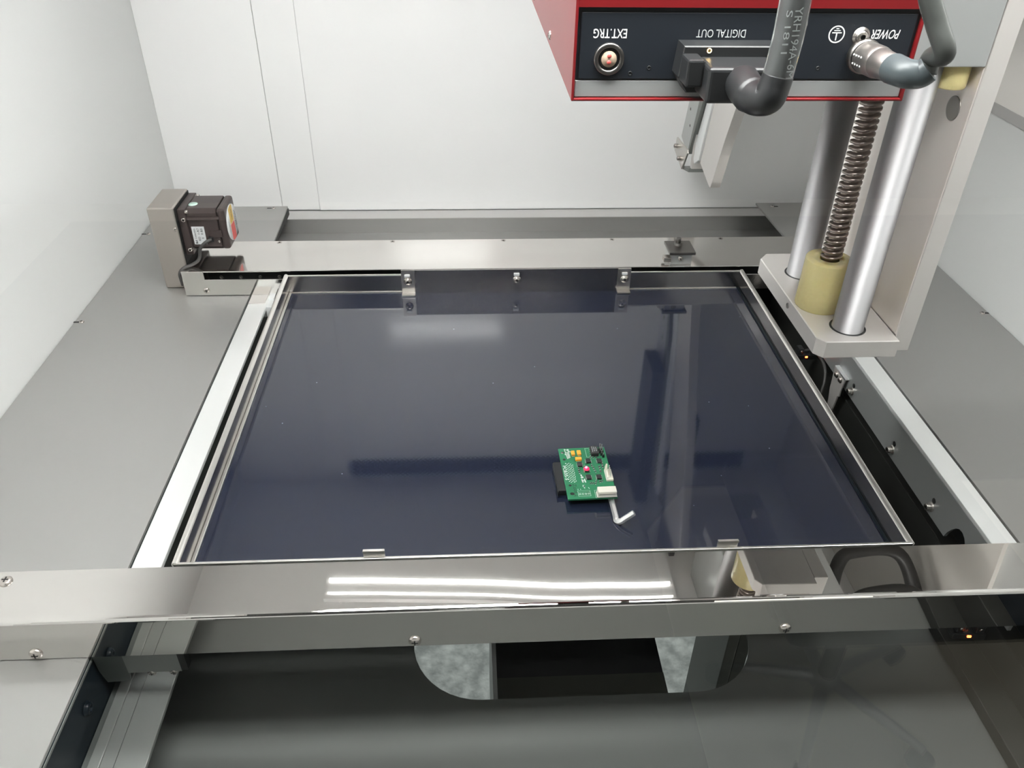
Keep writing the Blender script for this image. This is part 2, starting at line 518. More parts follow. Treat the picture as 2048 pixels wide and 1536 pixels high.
# black box and metal posts seen through the slot
bx = thing('black_housing', (.08, .43, -.32), 'matt black housing seen through the slot in the base pan', 'housing')
MB().box(.0165, .1540, .372, .405, -.24, -.125).build('housing_body', 'housing', bx)
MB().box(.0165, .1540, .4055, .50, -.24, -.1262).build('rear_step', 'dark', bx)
MB().box(.0125, .0160, .372, .50, -.26, -.112).build('edge_plate', 'alu_grey', bx, label='thin grey metal edge plate')
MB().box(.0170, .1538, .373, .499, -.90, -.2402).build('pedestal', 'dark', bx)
pt = thing('frame_post', (.345, .70, -.9), 'grey steel frame posts seen right of the black housing through the slot', 'post')
MB().box(.3200, .3345, .64, .74, -.90, -.26, bevel=.001).build('front_post', 'ledge2', pt)
MB().box(.3450, .3620, .66, .74, -.90, -.26, bevel=.001).build('rear_post', 'ledge', pt)

# rear ledge behind the far beam
rl = thing('rear_ledge', (0, 1.1, -.10), 'low grey sheet ledge along the foot of the white back wall', 'ledge')
MB().box(XL + .001, XR - .001, 1.118, YB - .0066, -.033, -.0301).build('top_sheet', 'ledge_light', rl)
MB().box(XL + .001, XR - .001, 1.116, 1.118, -.052, -.030).build('front_lip', 'deck', rl)
MB().box(XL + .001, XR - .001, .935, 1.116, -.055, -.052).build('lower_sheet', 'deck', rl)

# deck sheets left and right
dk = thing('deck_panel', (-.34, .6, -.003), 'wide grey deck panel left of the tray against the left wall', 'panel')
b = MB().prism([(XL + .0008, YF + .001), (-.2528, YF + .001), (-.2528, .9823), (-.2556, 1.094), (XL + .0008, 1.094)], 'z', -.003, 0, bevel=.0004)
b.build('sheet', 'deck', dk)
MB().box(-.262, -.2545, .985, 1.093, -.012, -.003).build('folded_edge', 'dark', dk)  # dark strip standing for the shadow beneath the deck's cut edge
for x, y in ((-.4201, .7767), (-.4199, 1.0028), (-.2736, 1.0865), (-.4201, .50)):
    screw(dk, (x, y, 0), r=.0028, kind='pan')
    MB().box(x - .0085 if x < -.3 else x - .009, x - .0025, y - .0012, y + .0012, 0, .0003).build('screw_slot', 'dark', dk)
dk = thing('deck_panel', (.50, .6, -.003), 'grey deck panel right of the tray below the right wall', 'panel')
MB().prism([(.4200, YF + .001), (XR - .0008, YF + .001), (XR - .0008, 1.094), (.4180, 1.094), (.4225, .968), (.4200, .95)], 'z', -.003, 0, bevel=.0004).build('sheet', 'deck', dk)
for x, y in ((.5805, .769), (.4375, 1.0798), (.5805, .50), (.5805, 1.0)):
    screw(dk, (x, y, 0), r=.0028, kind='pan')
    MB().box(x + .0025, x + (.0085 if x < .5 else .0075), y - .0012, y + .0012, 0, .0003).build('screw_slot', 'dark', dk)

# side frame members under the deck edges
for sgn, x, lab in ((1, -.2525, 'glossy black side beam under the left deck edge with one bolt'), (-1, .4185, 'glossy black side beam under the right deck edge')):
    t = thing('side_beam', (x, .6, -.10), lab, 'beam')
    MB().box(min(x, x - sgn * .008), max(x, x - sgn * .008), YF + .002, .93, -.10, -.0032).build('side_plate', 'blackgloss', t)
    MB().box(min(x, x + sgn * .0006), max(x, x + sgn * .0006), YF + .002, .93, -.0052, -.0034).build('edge_line', 'ledge2', t)
    if sgn > 0:
        for yy in (.323, .487, .70):
            MB().lathe((x + .0003, yy, -.0235), (1, 0, 0), [(.0050, 0), (.0050, .0004), (.0040, .0006), (.0040, .0020), (.0034, .0026), (.0018, .0026), (.0018, .0008), (0, .0008)], 24).build('bolt', 'blackgloss', t)
# linear guides on ledges below
t = thing('guide_ledge', (-.2315, .6, -.049), 'stepped grey guide ledge low beside the left black beam', 'guide rail')
GX = -.2520
MB().box(GX, GX + .0043, YF + .02, .93, -.049, -.046).build('inner_strip', 'ledge', t)
MB().box(GX + .0043, GX + .0118, YF + .02, .93, -.049, -.044, bevel=.0005).build('raised_rail', 'ledge2', t)
MB().box(GX + .0118, GX + .0203, YF + .02, .93, -.049, -.0452).build('flat_rail', 'ledge2', t)
MB().box(GX + .0203, GX + .0407, YF + .02, .93, -.049, -.0455, bevel=.0005).build('outer_step', 'ledge2', t)
t = thing('guide_ledge', (.395, .6, -.10), 'black guide ledge deep on the right side of the opening', 'guide rail')
MB().box(.3780, .4185, YF + .02, .93, -.0995, -.0880, bevel=.0008).build('lower_step', 'darkrail', t)
MB().box(.4020, .4185, YF + .02, .93, -.0880, -.0560, bevel=.0008).build('upper_step', 'darkrail', t)

# moving side rails (white top face, grey web)
t = thing('side_rail', (-.24, .6, -.042), 'left side rail with white satin top, beside the tray', 'rail')
MB().box(-.2505, -.2290, .372, .868, -.004, 0, bevel=.0005).build('top_bar', 'alu_white', t)
MB().box(-.2318, -.2290, .372, .868, -.042, -.004).build('web', 'ledge_dk', t)
MB().box(-.2525, -.2325, .8327, .900, 0, .0012).build('end_pad', 'alu_blast', t, label='speckled grey end pad')
MB().box(-.2500, -.2315, .812, .832, 0, .0008).build('end_pad', 'alu_blast', t)
MB().box(-.2290, -.2225, .803, .818, -.012, .0006, bevel=.0004).build('stop_block', 'alu', t, label='small bright stop block')
MB().box(-.2290, -.2225, .819, .832, -.012, .0026, bevel=.0004).build('stop_block', 'alu', t)
t = thing('side_rail', (.405, .6, -.042), 'right side rail with white top strip and grey screwed web', 'rail')
MB().box(.3973, .4176, .372, .90, -.004, 0, bevel=.0005).build('top_bar', 'alu_white', t)
b = MB()
wp = [(.4400, -.0417), (.4412, -.0330), (.4435, -.0265), (.4470, -.0220), (.4515, -.0200), (.4560, -.0205), (.4600, -.0235), (.4640, -.0290), (.4670, -.0350), (.4690, -.0417), (.90, -.0417), (.90, -.0041), (.372, -.0041), (.372, -.0417)]
b.prism(wp, 'x', .3973, .4000)
b.build('web', 'alu_grey', t, label='grey vertical web of the rail with an arched notch')
for y in (.4960, .5735, .6690, .7700):
    screw(t, (.3973, y, -.0335), (-1, 0, 0), .0031, 'cap', 'cap_screw')
    MB().lathe((.3972, y, -.0335), (-1, 0, 0), [(.0045, 0), (.0045, .0006), (0, .0006)], 18).build('washer', 'steel_soft', t)
    # keyhole slot above each cap screw
    MB().lathe((.39725, y - .0005, -.0262), (-1, 0, 0), [(.0026, 0), (.0026, .0002), (0, .0002)], 18).build('screw_slot', 'dark', t)
# sensor flag hanging on the right rail
f = thing('sensor_flag', (.393, .695, -.08), 'notched steel sensor flag screwed to the right rail with two screws', 'sensor flag')
MB().prism([(.7073, -.0278), (.6804, -.0262), (.6830, -.0440), (.6828, -.0503), (.6859, -.0516), (.6860, -.056), (.6901, -.080), (.6995, -.082), (.7020, -.066), (.7056, -.0531), (.7054, -.0501)], 'x', .3925, .3940).build('blade', 'alu_blast', f)
MB().box(.3925, .3972, .6804, .7073, -.0275, -.0262).build('fold', 'alu', f)
for y in (.6985, .6885):
    screw(f, (.3925, y, -.0325), (-1, 0, 0), .0027, 'button')

# ------------------------------------------------------------------ the tray
TX0, TX1, TY0, TY1, TZF, TZR = -.2072, .3150, .3960, .8255, .0065, .0288
t = thing('inspection_tray', ((TX0 + TX1) / 2, (TY0 + TY1) / 2, -.002), 'large steel framed tray with glossy navy patterned floor', 'tray')
MB().box(TX0 + .002, TX1 - .002, TY0 + .001, TY1 - .001, .0005, TZF).build('tray_floor', 'tray', t, label='glossy navy woven laminate floor')


def hem_wall(name, x0, x1, y0, y1, r, along, lab=None):
    b = MB()
    b.box(x0, x1, y0, y1, -.002, TZR - r)
    return b.build(name, 'steel_wall', t, label=lab)


hem_wall('tray_wall', TX0, TX0 + .0018, TY0, TY1, .0012, 'y')
hem_wall('tray_wall', TX1 - .0018, TX1, TY0, TY1, .0012, 'y')
hem_wall('tray_wall', TX0, TX1, TY1 - .0018, TY1, .0012, 'x')
hem_wall('tray_wall', TX0, TX1, TY0, TY0 + .0018, .0012, 'x')
for xa in (TX0 + .0009, TX1 - .0009):
    MB().cyl((xa, TY0 + .0005, TZR - .0012), (xa, TY1, TZR - .0012), .0023, 14).build('rolled_rim', 'rim', t, label='bright rolled steel rim')
MB().box(TX0, TX1, TY1 - .0020, TY1 + .0002, TZR - .0016, TZR, bevel=.0005).build('top_edge', 'rim', t)
MB().box(TX0, TX1, TY0 - .0002, TY0 + .0020, TZR - .0016, TZR, bevel=.0005).build('top_edge', 'rim', t)
# bright seat lips around the floor
MB().box(TX0 + .0018, TX0 + .0050, TY0 + .002, TY1 - .0025, TZF, TZF + .0022, bevel=.0007).build('floor_lip', 'rim', t)
MB().box(TX1 - .0042, TX1 - .0018, TY0 + .002, TY1 - .0025, TZF, TZF + .0016, bevel=.0005).build('floor_lip', 'blackgloss', t, label='dark seal lip')
MB().box(TX0 + .0050, TX1 - .0042, TY1 - .0032, TY1 - .0018, TZF, TZF + .0010).build('floor_lip', 'rim', t)
# far mounting plate with brackets
MB().box(-.0770, .1839, TY1 - .0050, TY1 - .0034, TZF + .0002, .0352).build('mounting_plate', 'steel_wall', t, label='tall dark reflecting plate fixed inside the far wall')


def clip(x0, x1, y, zt, far=True, lab=None):
    s = -1 if far else 1
    b = MB()
    b.box(x0, x1, min(y, y + s * .0012), max(y, y + s * .0012), TZF + .002, zt, bevel=.0003)
    b.box(x0, x1, min(y, y + s * .0085), max(y, y + s * .0085), TZF + .0004, TZF + .0022, bevel=.0003)
    if not far:
        b.box(x0, x1, y - .0012, y, zt - .0014, zt)
    return b.build('clip', 'steel_soft', t, label=lab)


c1 = clip(-.0772, -.0622, TY1 - .0050, .0362, lab='bent steel clip')
c2 = clip(.1690, .1840, TY1 - .0050, .0350)
for x, p, yy in ((-.0700, c1, .0012), (.0535, t, 0), (.1770, c2, .0012)):
    y = TY1 - .0050 - yy
    screw(p, (x, y, .0225), (0, -1, 0), .0035, 'button')
    MB().box(x - .0036, x + .0028, y - .0016, y, .0278, .0308, bevel=.0004).build('nut_tab', 'alu', p if p is not t else t)
clip(-.0775, -.0625, TY0 + .0018, .0352, far=False)
clip(.1722, .1870, TY0 + .0018, .0352, far=False)

# ------------------------------------------------------------------ beams
# far beam: top cover and front cover with long window
BZ = .0306
t = thing('far_beam', (.05, .87, 0), 'polished steel beam cover crossing behind the tray with a row of screws', 'beam')
b = MB().box(-.3230, .4700, .8326, .9120, BZ - .0015, BZ, bevel=.0005)
b.build('top_cover', 'steel', t)
b = MB()
b.prism([(-.3241, 0.0008), (.47, 0.0008), (.47, .0199), (-.2998, .0199), (-.2998, BZ), (-.3241, BZ)], 'y', .8318, .8330, bevel=.0003)
b.build('front_cover', 'steel', t)
MB().box(-.3241, -.3226, .8330, .9120, .0008, BZ).build('end_cover', 'steel', t)
MB().box(-.3241, .47, .9108, .9120, .0, BZ - .0015).build('rear_cover', 'steel', t)
MB().box(-.2990, .4600, .8460, .8480, .0012, .0285).build('inner_web', 'dark', t, label='black inner web seen through the window')
for x0, x1 in ((-.290, -.262), (-.2385, -.2090), (-.1585, -.0770), (.1840, .2900)):
    MB().box(x0, x1, .8440, .8458, .0255, .0280).build('inner_strip', 'alu', t, label='bright strip inside the beam')
for i in range(14):
    x = -.285 + i * .022
    MB().lathe((x, .8459, .0165), (0, -1, 0), [(.0022, 0), (.0022, .0006), (.0012, .0006), (.0012, .0002), (0, .0002)], 12).build('inner_screw', 'ring', t)
screw(t, (-.3000, .8318, .0072), (0, -1, 0), .0034, 'pan')
for x in (-.2284, -.0929, .0419, .1756, .3110, .4300):
    screw(t, (x, .9078, BZ), (0, 0, 1), .0026, 'flat')

# near beam
NZ = .0361
t = thing('near_beam', (.08, .365, 0), 'polished steel beam cover crossing in front of the tray, nearest the window', 'beam')
prof = [(.3870, NZ), (.3470, NZ)]
for k in range(7):
    a = math.radians(90 + 90 * k / 6)
    prof.append((.3470 + .003 * math.cos(a), NZ - .003 + .003 * math.sin(a)))
prof += [(.3440, .0006), (.3452, .0006), (.3452, NZ - .0030), (.3475, NZ - .0014), (.3870, NZ - .0014)]
b = MB().prism(prof, 'x', -.3160, .4700)
for f_ in b.bm.faces:
    f_.smooth = False
b.build('angle_cover', 'steel_mirror', t)
MB().box(-.3160, -.3146, .3452, .3870, .0006, NZ - .0014).build('end_cover', 'steel', t)
screw(t, (-.3080, .3785, NZ), (0, 0, 1), .0042, 'pan')
for x in (-.2837, -.0405, .2083):
    screw(t, (x, .3440, .0062), (0, -1, 0), .0042, 'pan')
MB().box(-.3100, .4650, .3600, .3640, .004, NZ - .002).build('inner_web', 'dark', t)

# sensor block on the far beam
t = thing('sensor_block', (.245, .853, BZ), 'small steel block with a hex stud standing on the far beam', 'block')
MB().box(.2300, .2605, .8350, .8675, .0435, .0470, bevel=.0006).build('top_plate', 'ring', t)
MB().box(.2330, .2575, .8380, .8650, BZ, .0435, bevel=.0005).build('body', 'alu_grey', t)
MB().cyl((.2440, .8560, .0470), (.2440, .8560, .0500), .0050, 6).build('hex_nut', 'ring', t)
MB().cyl((.2440, .8560, .0500), (.2440, .8560, .0560), .0028, 14, cham=.0005).build('stud', 'ring', t)
MB().box(.2245, .2330, .8360, .8450, .0345, .0400, bevel=.0005).build('side_bracket', 'screwsteel', t)
screw(t, (.2440, .8380, .0385), (0, -1, 0), .0022, 'button')

# ------------------------------------------------------------------ motor group at the left end of the far beam
t = thing('gear_cover', (-.337, .88, 0), 'brushed steel upright cover box at the left end of the far beam', 'cover')
MB().box(-.3522, -.3232, .8515, .9095, .0002, .0985, bevel=.0018, seg=3).build('cover_shell', 'cover_steel', t)
MB().box(-.3231, -.3226, .8525, .9085, .004, .097).build('inner_edge', 'dark', t)
screw(t, (-.3262, .8515, .0738), (0, -1, 0), .0022, 'pan')
t = thing('stepper_motor', (-.298, .883, BZ), 'dark brown square stepper motor lying on its side against the gear cover', 'motor')
mx0, mx1, my0, my1, mz0, mz1 = -.3222, -.2722, .8600, .9050, .0440, .0930
MB().box(mx0, mx0 + .0085, my0 - .003, my1 + .003, mz0 - .004, mz1 + .001, bevel=.0008).build('flange', 'motor', t)
b = MB()
c = .0045
b.prism([(my0 + c, mz0), (my1 - c, mz0), (my1, mz0 + c), (my1, mz1 - c), (my1 - c, mz1), (my0 + c, mz1), (my0, mz1 - c), (my0, mz0 + c)], 'x', mx0 + .0085, mx1 - .009, bevel=.0005)
b.build('stator', 'motor', t)
b = MB().box(mx1 - .009, mx1, my0 + .0005, my1 - .0005, mz0 + .0005, mz1 - .0005, bevel=.0030, seg=3)
b.build('end_bell', 'motor', t)
for z in (mz1 - .010,):
    MB().cyl((mx0 + .009, my0 - .0006, z), (mx1 - .006, my0 - .0006, z), .0017, 10).build('side_rib', 'motor', t)
cy, cz = (my0 + my1) / 2, (mz0 + mz1) / 2
lb = MB().lathe((mx1, cy, cz), (1, 0, 0), [(.0205, 0), (.0205, .0009), (0, .0009)], 40).build('end_label', 'label', t, label='round white, yellow and red label')
def discseg(y0, y1, r=.0200, z_lo=-1, z_hi=1):
    pts = []
    n = 14
    ys = [y0 + (y1 - y0) * i / n for i in range(n + 1)]
    for y in ys:
        pts.append((cy + y, cz + max(z_lo, -math.sqrt(max(r * r - y * y, 0)))))
    for y in reversed(ys):
        pts.append((cy + y, cz + min(z_hi, math.sqrt(max(r * r - y * y, 0)))))
    return pts
MB().prism(discseg(-.0085, .006, z_lo=.0005), 'x', mx1 + .0009, mx1 + .0011).build('yellow_band', 'yellow', lb)
MB().prism(discseg(-.0085, .006, z_hi=-.0005), 'x', mx1 + .0009, mx1 + .0011).build('red_band', 'redprint', lb)


def strokes(name, pos, run, cross, length, height, m, parent, n, seed):
    """a line of print too small to read: a row of short uneven marks"""
    rr = random.Random(seed)
    R_ = Vector(run); C_ = Vector(cross); N_ = R_.cross(C_).normalized() * .00002
    b = MB(); p = Vector(pos)
    for k in range(n):
        u0 = -length / 2 + length * k / n; u1 = u0 + length / n * rr.uniform(.45, .8)
        h = height * rr.uniform(.55, 1.0)
        b.poly([p + N_ + R_ * u0 - C_ * height / 2, p + N_ + R_ * u1 - C_ * height / 2, p + N_ + R_ * u1 + C_ * (h - height / 2), p + N_ + R_ * u0 + C_ * (h - height / 2)])
    return b.build(name, m, parent)


lx = mx1 + .0013
strokes('label_print', (lx, cy - .001, cz + .010), (0, 0, 1), (0, -1, 0), .013, .0026, 'ink', lb, 8, 1)
strokes('label_print', (lx, cy - .0125, cz), (0, 0, 1), (0, -1, 0), .019, .0011, 'ink', lb, 14, 2)
strokes('label_print', (lx, cy - .0150, cz), (0, 0, 1), (0, -1, 0), .014, .0011, 'ink', lb, 10, 3)
strokes('label_print', (lx, cy + .0095, cz), (0, 0, 1), (0, -1, 0), .022, .0016, 'ink', lb, 9, 4)
strokes('label_print', (lx, cy + .0130, cz), (0, 0, 1), (0, -1, 0), .017, .0016, 'ink', lb, 8, 5)
fl = MB().box(mx0 + .0110, mx0 + .0250, my0 - .0005, my0, mz0 + .0075, mz0 + .0290, bevel=.0002).build('front_label', 'label', t, label='pale grey wiring label')
UPZ, LFT = (0, 0, 1), (-1, 0, 0)
zc_ = mz0 + .0183
strokes('label_print', (mx0 + .0138, my0 - .0007, zc_ - .0072), UPZ, LFT, .0048, .0026, 'ink', fl, 3, 6)
text('label_print', 'Connections', (mx0 + .0138, my0 - .0007, zc_ + .0022), UPZ, LFT, .0034, 'ink', fl, width=.0125)
text('label_print', 'RED', (mx0 + .0180, my0 - .0007, zc_ - .0040), UPZ, LFT, .0034, 'ink', fl, width=.0050)
text('label_print', 'A', (mx0 + .0180, my0 - .0007, zc_ + .0020), UPZ, LFT, .0032, 'ink', fl, width=.0016)
text('label_print', '-PLT', (mx0 + .0180, my0 - .0007, zc_ + .0062), UPZ, LFT, .0034, 'ink', fl, width=.0052, bold=.02)
text('label_print', 'E', (mx0 + .0218, my0 - .0007, zc_ - .0030), UPZ, LFT, .0034, 'ink', fl, width=.0016)
text('label_print', 'B', (mx0 + .0218, my0 - .0007, zc_ + .0020), UPZ, LFT, .0032, 'ink', fl, width=.0016)
text('label_print', '-BLK', (mx0 + .0218, my0 - .0007, zc_ + .0062), UPZ, LFT, .0034, 'ink', fl, width=.0052, bold=.02)
MB().lathe((mx0 + .0130, my0 + .016, mz1), (0, 0, 1), [(.0052, 0), (.0052, .0003), (0, .0003)], 24).build('round_sticker', 'mint', t, label='round pale green sticker')
for z in (mz1 - .0095, mz0 + .0035):
    screw(t, (mx0 + .0065, my0 - .003, z), (0, -1, 0), .0024, 'cap')
for x, z in ((mx1 - .013, mz0 + .0225), (mx1 - .0115, mz0 + .0105)):
    screw(t, (x, my0 - .0001, z), (0, -1, 0), .0015, 'pan')
MB().box(mx1 - .020, mx1 - .006, my0 - .0014, my0, mz0 + .016, mz0 + .0245, bevel=.0003).build('terminal_plate', 'motor', t)
MB().box(mx0 + .0280, mx0 + .0335, my0 - .003, my0, mz0 + .011, mz0 + .017, bevel=.0006).build('cable_gland', 'black', t)
for yy in (my0 - .001, my1 + .001):
    screw(t, (mx0 + .0085, yy, mz1 - .002), (1, 0, 0), .0018, 'cap')
o = MB().tube([(mx0 + .031, my0 - .0025, mz0 + .0140), (mx0 + .026, my0 - .007, mz0 + .013), (mx0 + .0195, my0 - .0100, mz0 + .007), (mx0 + .0175, my0 - .0120, mz0 - .002),
               (mx0 + .014, my0 - .0130, mz0 - .0075), (mx0 + .007, my0 - .0150, BZ + .0022), (mx0 + .0005, my0 - .0200, BZ + .0015), (mx0 - .0038, my0 - .0235, BZ - .002),
               (mx0 - .0044, my0 - .0255, BZ - .007), (mx0 - .0044, my0 - .0235, .012)], .0019, 12).build('motor_cable', 'cable')
tag(o, 'dark grey cable looping out of the stepper motor over the beam end', 'cable')

# ------------------------------------------------------------------ z-axis slide at the right
t = thing('vertical_slide', (.33, .64, .084), 'vertical slide with two steel shafts, lead screw and amber buffer on a chamfered base plate', 'slide')
b = MB()
bz0, bz1 = .0840, .1000
bp = [(.2950, .5555), (.3570, .5555), (.3570, .722), (.2960, .722), (.2870, .711), (.2885, .5630)]
b.prism(bp, 'z', bz0, bz1, bevel=.0007)
bpo = b.build('base_plate', ['alu_blast'], t, label='thick aluminium base plate with chamfered corners')
# side hole
MB().lathe((.2877, .6285, .0935), (-1, 0, 0), [(.0026, 0), (.0026, .0006), (.0019, .0007), (.0019, .0002), (0, .0002)], 18).build('threaded_hole', 'ring', bpo)
PX0, PX1, PY0, PY1, PZ0, PZ1 = .3575, .3720, .5640, .7400, .0850, .3160
MB().box(PX0, PX1, PY0, PY1, PZ0, .60, bevel=.0005).build('back_plate', 'alu_blast', t, label='tall blasted aluminium back plate')
MB().box(PX0 - .0008, PX0, PY0 + .0012, PY1, .101, PZ1 - .0006).build('face_sheet', 'face_alu', t)
MB().lathe((PX0 - .0009, .5855, .2822), (-1, 0, 0), [(.0088, 0), (.0088, .0004), (.0078, .0004), (.0066, -.0012 + .0013), (0, .0001)], 32).build('bored_hole', 'nickel', t, label='round bored hole near the top')
MB().box(.2560, PX0 - .0005, .5640, .7200, PZ1, .60, bevel=.0008).build('head_block', 'alu_grey', t, label='grey head block above the shafts')
for (x, y) in ((.3215, .5790), (.3160, .6790)):
    r = MB().cyl((x, y, bz0 + .001), (x, y, PZ1), .0130, 40).build('shaft', 'chrome', t, label='ground steel shaft')
    MB().lathe((x, y, bz1), (0, 0, 1), [(.0150, 0), (.0150, .0003), (.0133, .0004)], 40).build('bore_ring', 'dark', t)
# buffer
BXc, BYc = .3105, .6190
MB().lathe((BXc, BYc, bz1), (0, 0, 1), [(0, 0), (.0200, 0), (.0203, .0010), (.0198, .0440), (.0190, .0452), (.0088, .0452), (.0088, .030), (0, .030)], 40).build('buffer', 'urethane', t, label='translucent amber urethane buffer')
MB().lathe((.3446, .5800, .2990), (0, 0, 1), [(0, 0), (.0105, 0), (.0110, .001), (.0110, .0168), (0, .0168)], 30).build('upper_buffer', 'urethane', t, label='small amber buffer under the head block')
# lead screw
b = MB()
seg, pitch, z0, z1 = 22, .0050, bz1 + .032, PZ1
n = int((z1 - z0) / pitch * 10)
rings = []
for i in range(n + 1):
    z = z0 + (z1 - z0) * i / n
    rg = []
    for k in range(seg):
        ph = (z / pitch - k / seg) % 1.0
        tri = 1 - abs(2 * ph - 1)
        rr = .0054 + .0036 * min(1.0, max(0.0, (tri - .30) * 2.6)) ** .7
        a = 2 * math.pi * k / seg
        rg.append(b.bm.verts.new((BXc + .003 + rr * math.cos(a), BYc + .0045 + rr * math.sin(a), z)))
    rings.append(rg)
for a_, c_ in zip(rings, rings[1:]):
    for k in range(seg):
        f_ = b.bm.faces.new([a_[k], a_[(k + 1) % seg], c_[(k + 1) % seg], c_[k]]); f_.smooth = True
b.bm.faces.new(rings[0][::-1]); b.bm.faces.new(rings[-1])
b.build('lead_screw', 'leadscrew', t, label='brownish greased lead screw')

MB().box(.2235, .2558, .575, .67, .395, .50, bevel=.0008).build('mounting_arm', 'alu_grey', t)
seat(t, (.2706, .5248, .1499), .82)
# carriage overhead and the cable loops beside it (out of the picture, seen mirrored in the near beam)
t = thing('overhead_carriage', (.36, .66, .40), 'grey overhead carriage plate at the right, mirrored in the near beam', 'carriage')
MB().box(.3220, .4330, .50, .90, .405, .420, bevel=.001).build('plate', 'alu_grey', t)
MB().box(.4350, .4600, .50, .90, .400, .43, bevel=.001).build('side_bar', 'alu', t)
MB().box(.34, .42, .56, .86, .42, ZC).build('hanger', 'alu_grey', t)
for i, (dy, dz) in enumerate(((0, 0), (.06, -.012))):
    o = MB().tube([(.470, .60 + dy, ZC), (.472, .62 + dy, .50), (.478, .655 + dy, .43 + dz), (.50, .665 + dy, .415 + dz), (.55, .66 + dy, .43 + dz), (.575, .62 + dy, .50), (.578, .60 + dy, ZC)], .0085, 14).build('hanging_cable', 'cable')
    tag(o, ('nearer' if i == 0 else 'farther') + ' black hose looping down between carriage and right wall, mirrored in the near beam', 'cable')

# ------------------------------------------------------------------ guide bracket behind
t = thing('guide_bracket', (.30, .97, .068), 'curved aluminium plate on a vertical guide rail hanging before the back wall', 'bracket')
MB().prism([(.9709, .1789), (.9937, .0957), (.9450, .0855), (.9395, .0838), (.9355, .0855), (.9320, .0935), (.9265, .1090), (.9180, .1319), (.9085, .155), (.9015, .1699), (.8870, .2005), (.860, .26), (.80, .45), (.90, .45), (.950, .26)], 'x', .2966, .3085, bevel=.0006).build('curved_plate', 'alu_blast', t)
MB().prism([(.9720, .1800), (.9960, .0980), (1.0130, .0880), (1.0260, .0960), (.9930, .1763), (.97, .45), (.95, .45)], 'x', .2945, .3000, bevel=.0006).build('guide_rail', 'alu', t)
MB().prism([(.9960, .1763), (1.0300, .0960), (1.0350, .0930), (1.0100, .1763), (.99, .45), (.97, .45)], 'x', .2900, .3000).build('rail_edge', 'ledge2', t)
MB().prism([(1.0110, .1763), (1.0360, .0928), (1.0758, .1036), (1.0579, .1578), (1.05, .45), (.99, .45)], 'x', .2900, .2960, bevel=.0005).build('slotted_plate', 'alu_grey', t)
for (y, z, r_) in ((1.0350, .1690, .0032), (1.0480, .1480, .0018), (1.0400, .1290, .0018), (1.0300, .2000, .003)):
    MB().lathe((.2900, y, z), (-1, 0, 0), [(r_, 0), (r_, .0005), (r_ * .7, .0005), (r_ * .7, .0001), (0, .0001)], 18).build('hole', 'ring', t)
MB().prism([(1.0913, .0977), (1.0954, .0782), (1.0470, .0682), (1.0285, .0960), (1.0310, .1000)], 'x', .2880, .2905, bevel=.0004).build('foot_plate', 'steel_soft', t)
MB().prism([(1.0470, .0682), (1.0180, .0745), (1.0190, .0790), (1.0460, .0730)], 'x', .2905, .3120).build('foot_base', 'ledge2', t)
MB().box(.2935, .3120, 1.0180, 1.0250, .079, .30).build('rail_front', 'alu_blast', t)
for (y, z) in ((1.0800, .0890), (1.0560, .0800)):
    screw(t, (.2880, y, z), (-1, 0, 0), .0030, 'cap', 'cap_screw')
MB().box(.2960, .3000, .93, 1.05, .45, ZC).build('hanger', 'alu_grey', t)
MB().box(.2700, .2895, .985, 1.050, .235, .50, bevel=.001).build('cable_guard', 'shade_box', t)  # unseen block added to darken the band mirrored in the tray
MB().box(.3100, .3180, .88, .96, .245, .56, bevel=.001).build('cable_guard', 'shade_box', t)  # second added block, same mirrored dark band

# ------------------------------------------------------------------ red detector box
FY = .4700
BX0, BX1, BZ0, BZT, BD = .0596, .2538, .3195, .5200, .8050
t = thing('detector_box', (.157, .64, BZ0), 'red box with a black connector panel hanging at the top right', 'detector')
wl = .0016
MB().box(BX0, BX0 + wl, FY, BD, BZ0, BZT, bevel=.0006).build('side_shell', 'red', t)
MB().box(BX1 - wl, BX1, FY, BD, BZ0, BZT, bevel=.0006).build('side_shell', 'red', t)
MB().box(BX0 + .0003, BX1 - .0003, FY + .0002, BD, BZ0, BZ0 + wl, bevel=.0006).build('bottom_shell', 'red', t)
MB().box(BX0 + wl, BX1 - wl, FY + .0005, BD, .3690, BZT).build('top_shell', 'red', t)
MB().box(BX0 + wl, BX1 - wl, FY + .0035, FY + .0055, .3305, .3690).build('connector_panel', 'blackpanel', t, label='black connector panel')
pn = MB().box(BX0 + .0035, BX1 - .0035, FY + .0018, FY + .0036, .3312, .3665, bevel=.0006).build('connector_plate', 'blackpanel', t, label='black plate with white lettering')
MB().box(BX0 + wl + .0004, BX1 - wl - .0004, FY + .0022, FY + .0060, .3215, .3306, bevel=.0004).build('lower_strip', 'alu_grey', t, label='plain grey strip below the connectors')
for y, z in ((.6045, .3275), (.7554, .3275), (.5300, .4100)):
    screw(t, (BX0, y, z), (-1, 0, 0), .0030, 'pan')
PF = FY + .0017
XD, YD = (-1, 0, 0), (0, 0, -1)
text('lettering', 'EXT.TRG', (.0795, PF, .3558), XD, YD, .0068, 'white', pn, width=.0185, bold=.008)
text('lettering', 'DIGITAL OUT', (.1413, PF, .3560), XD, YD, .0060, 'greyprint', pn, width=.0275)
text('lettering', 'POWER', (.2345, PF, .3560), XD, YD, .0068, 'white', pn, width=.0160, bold=.008, shear=.25)
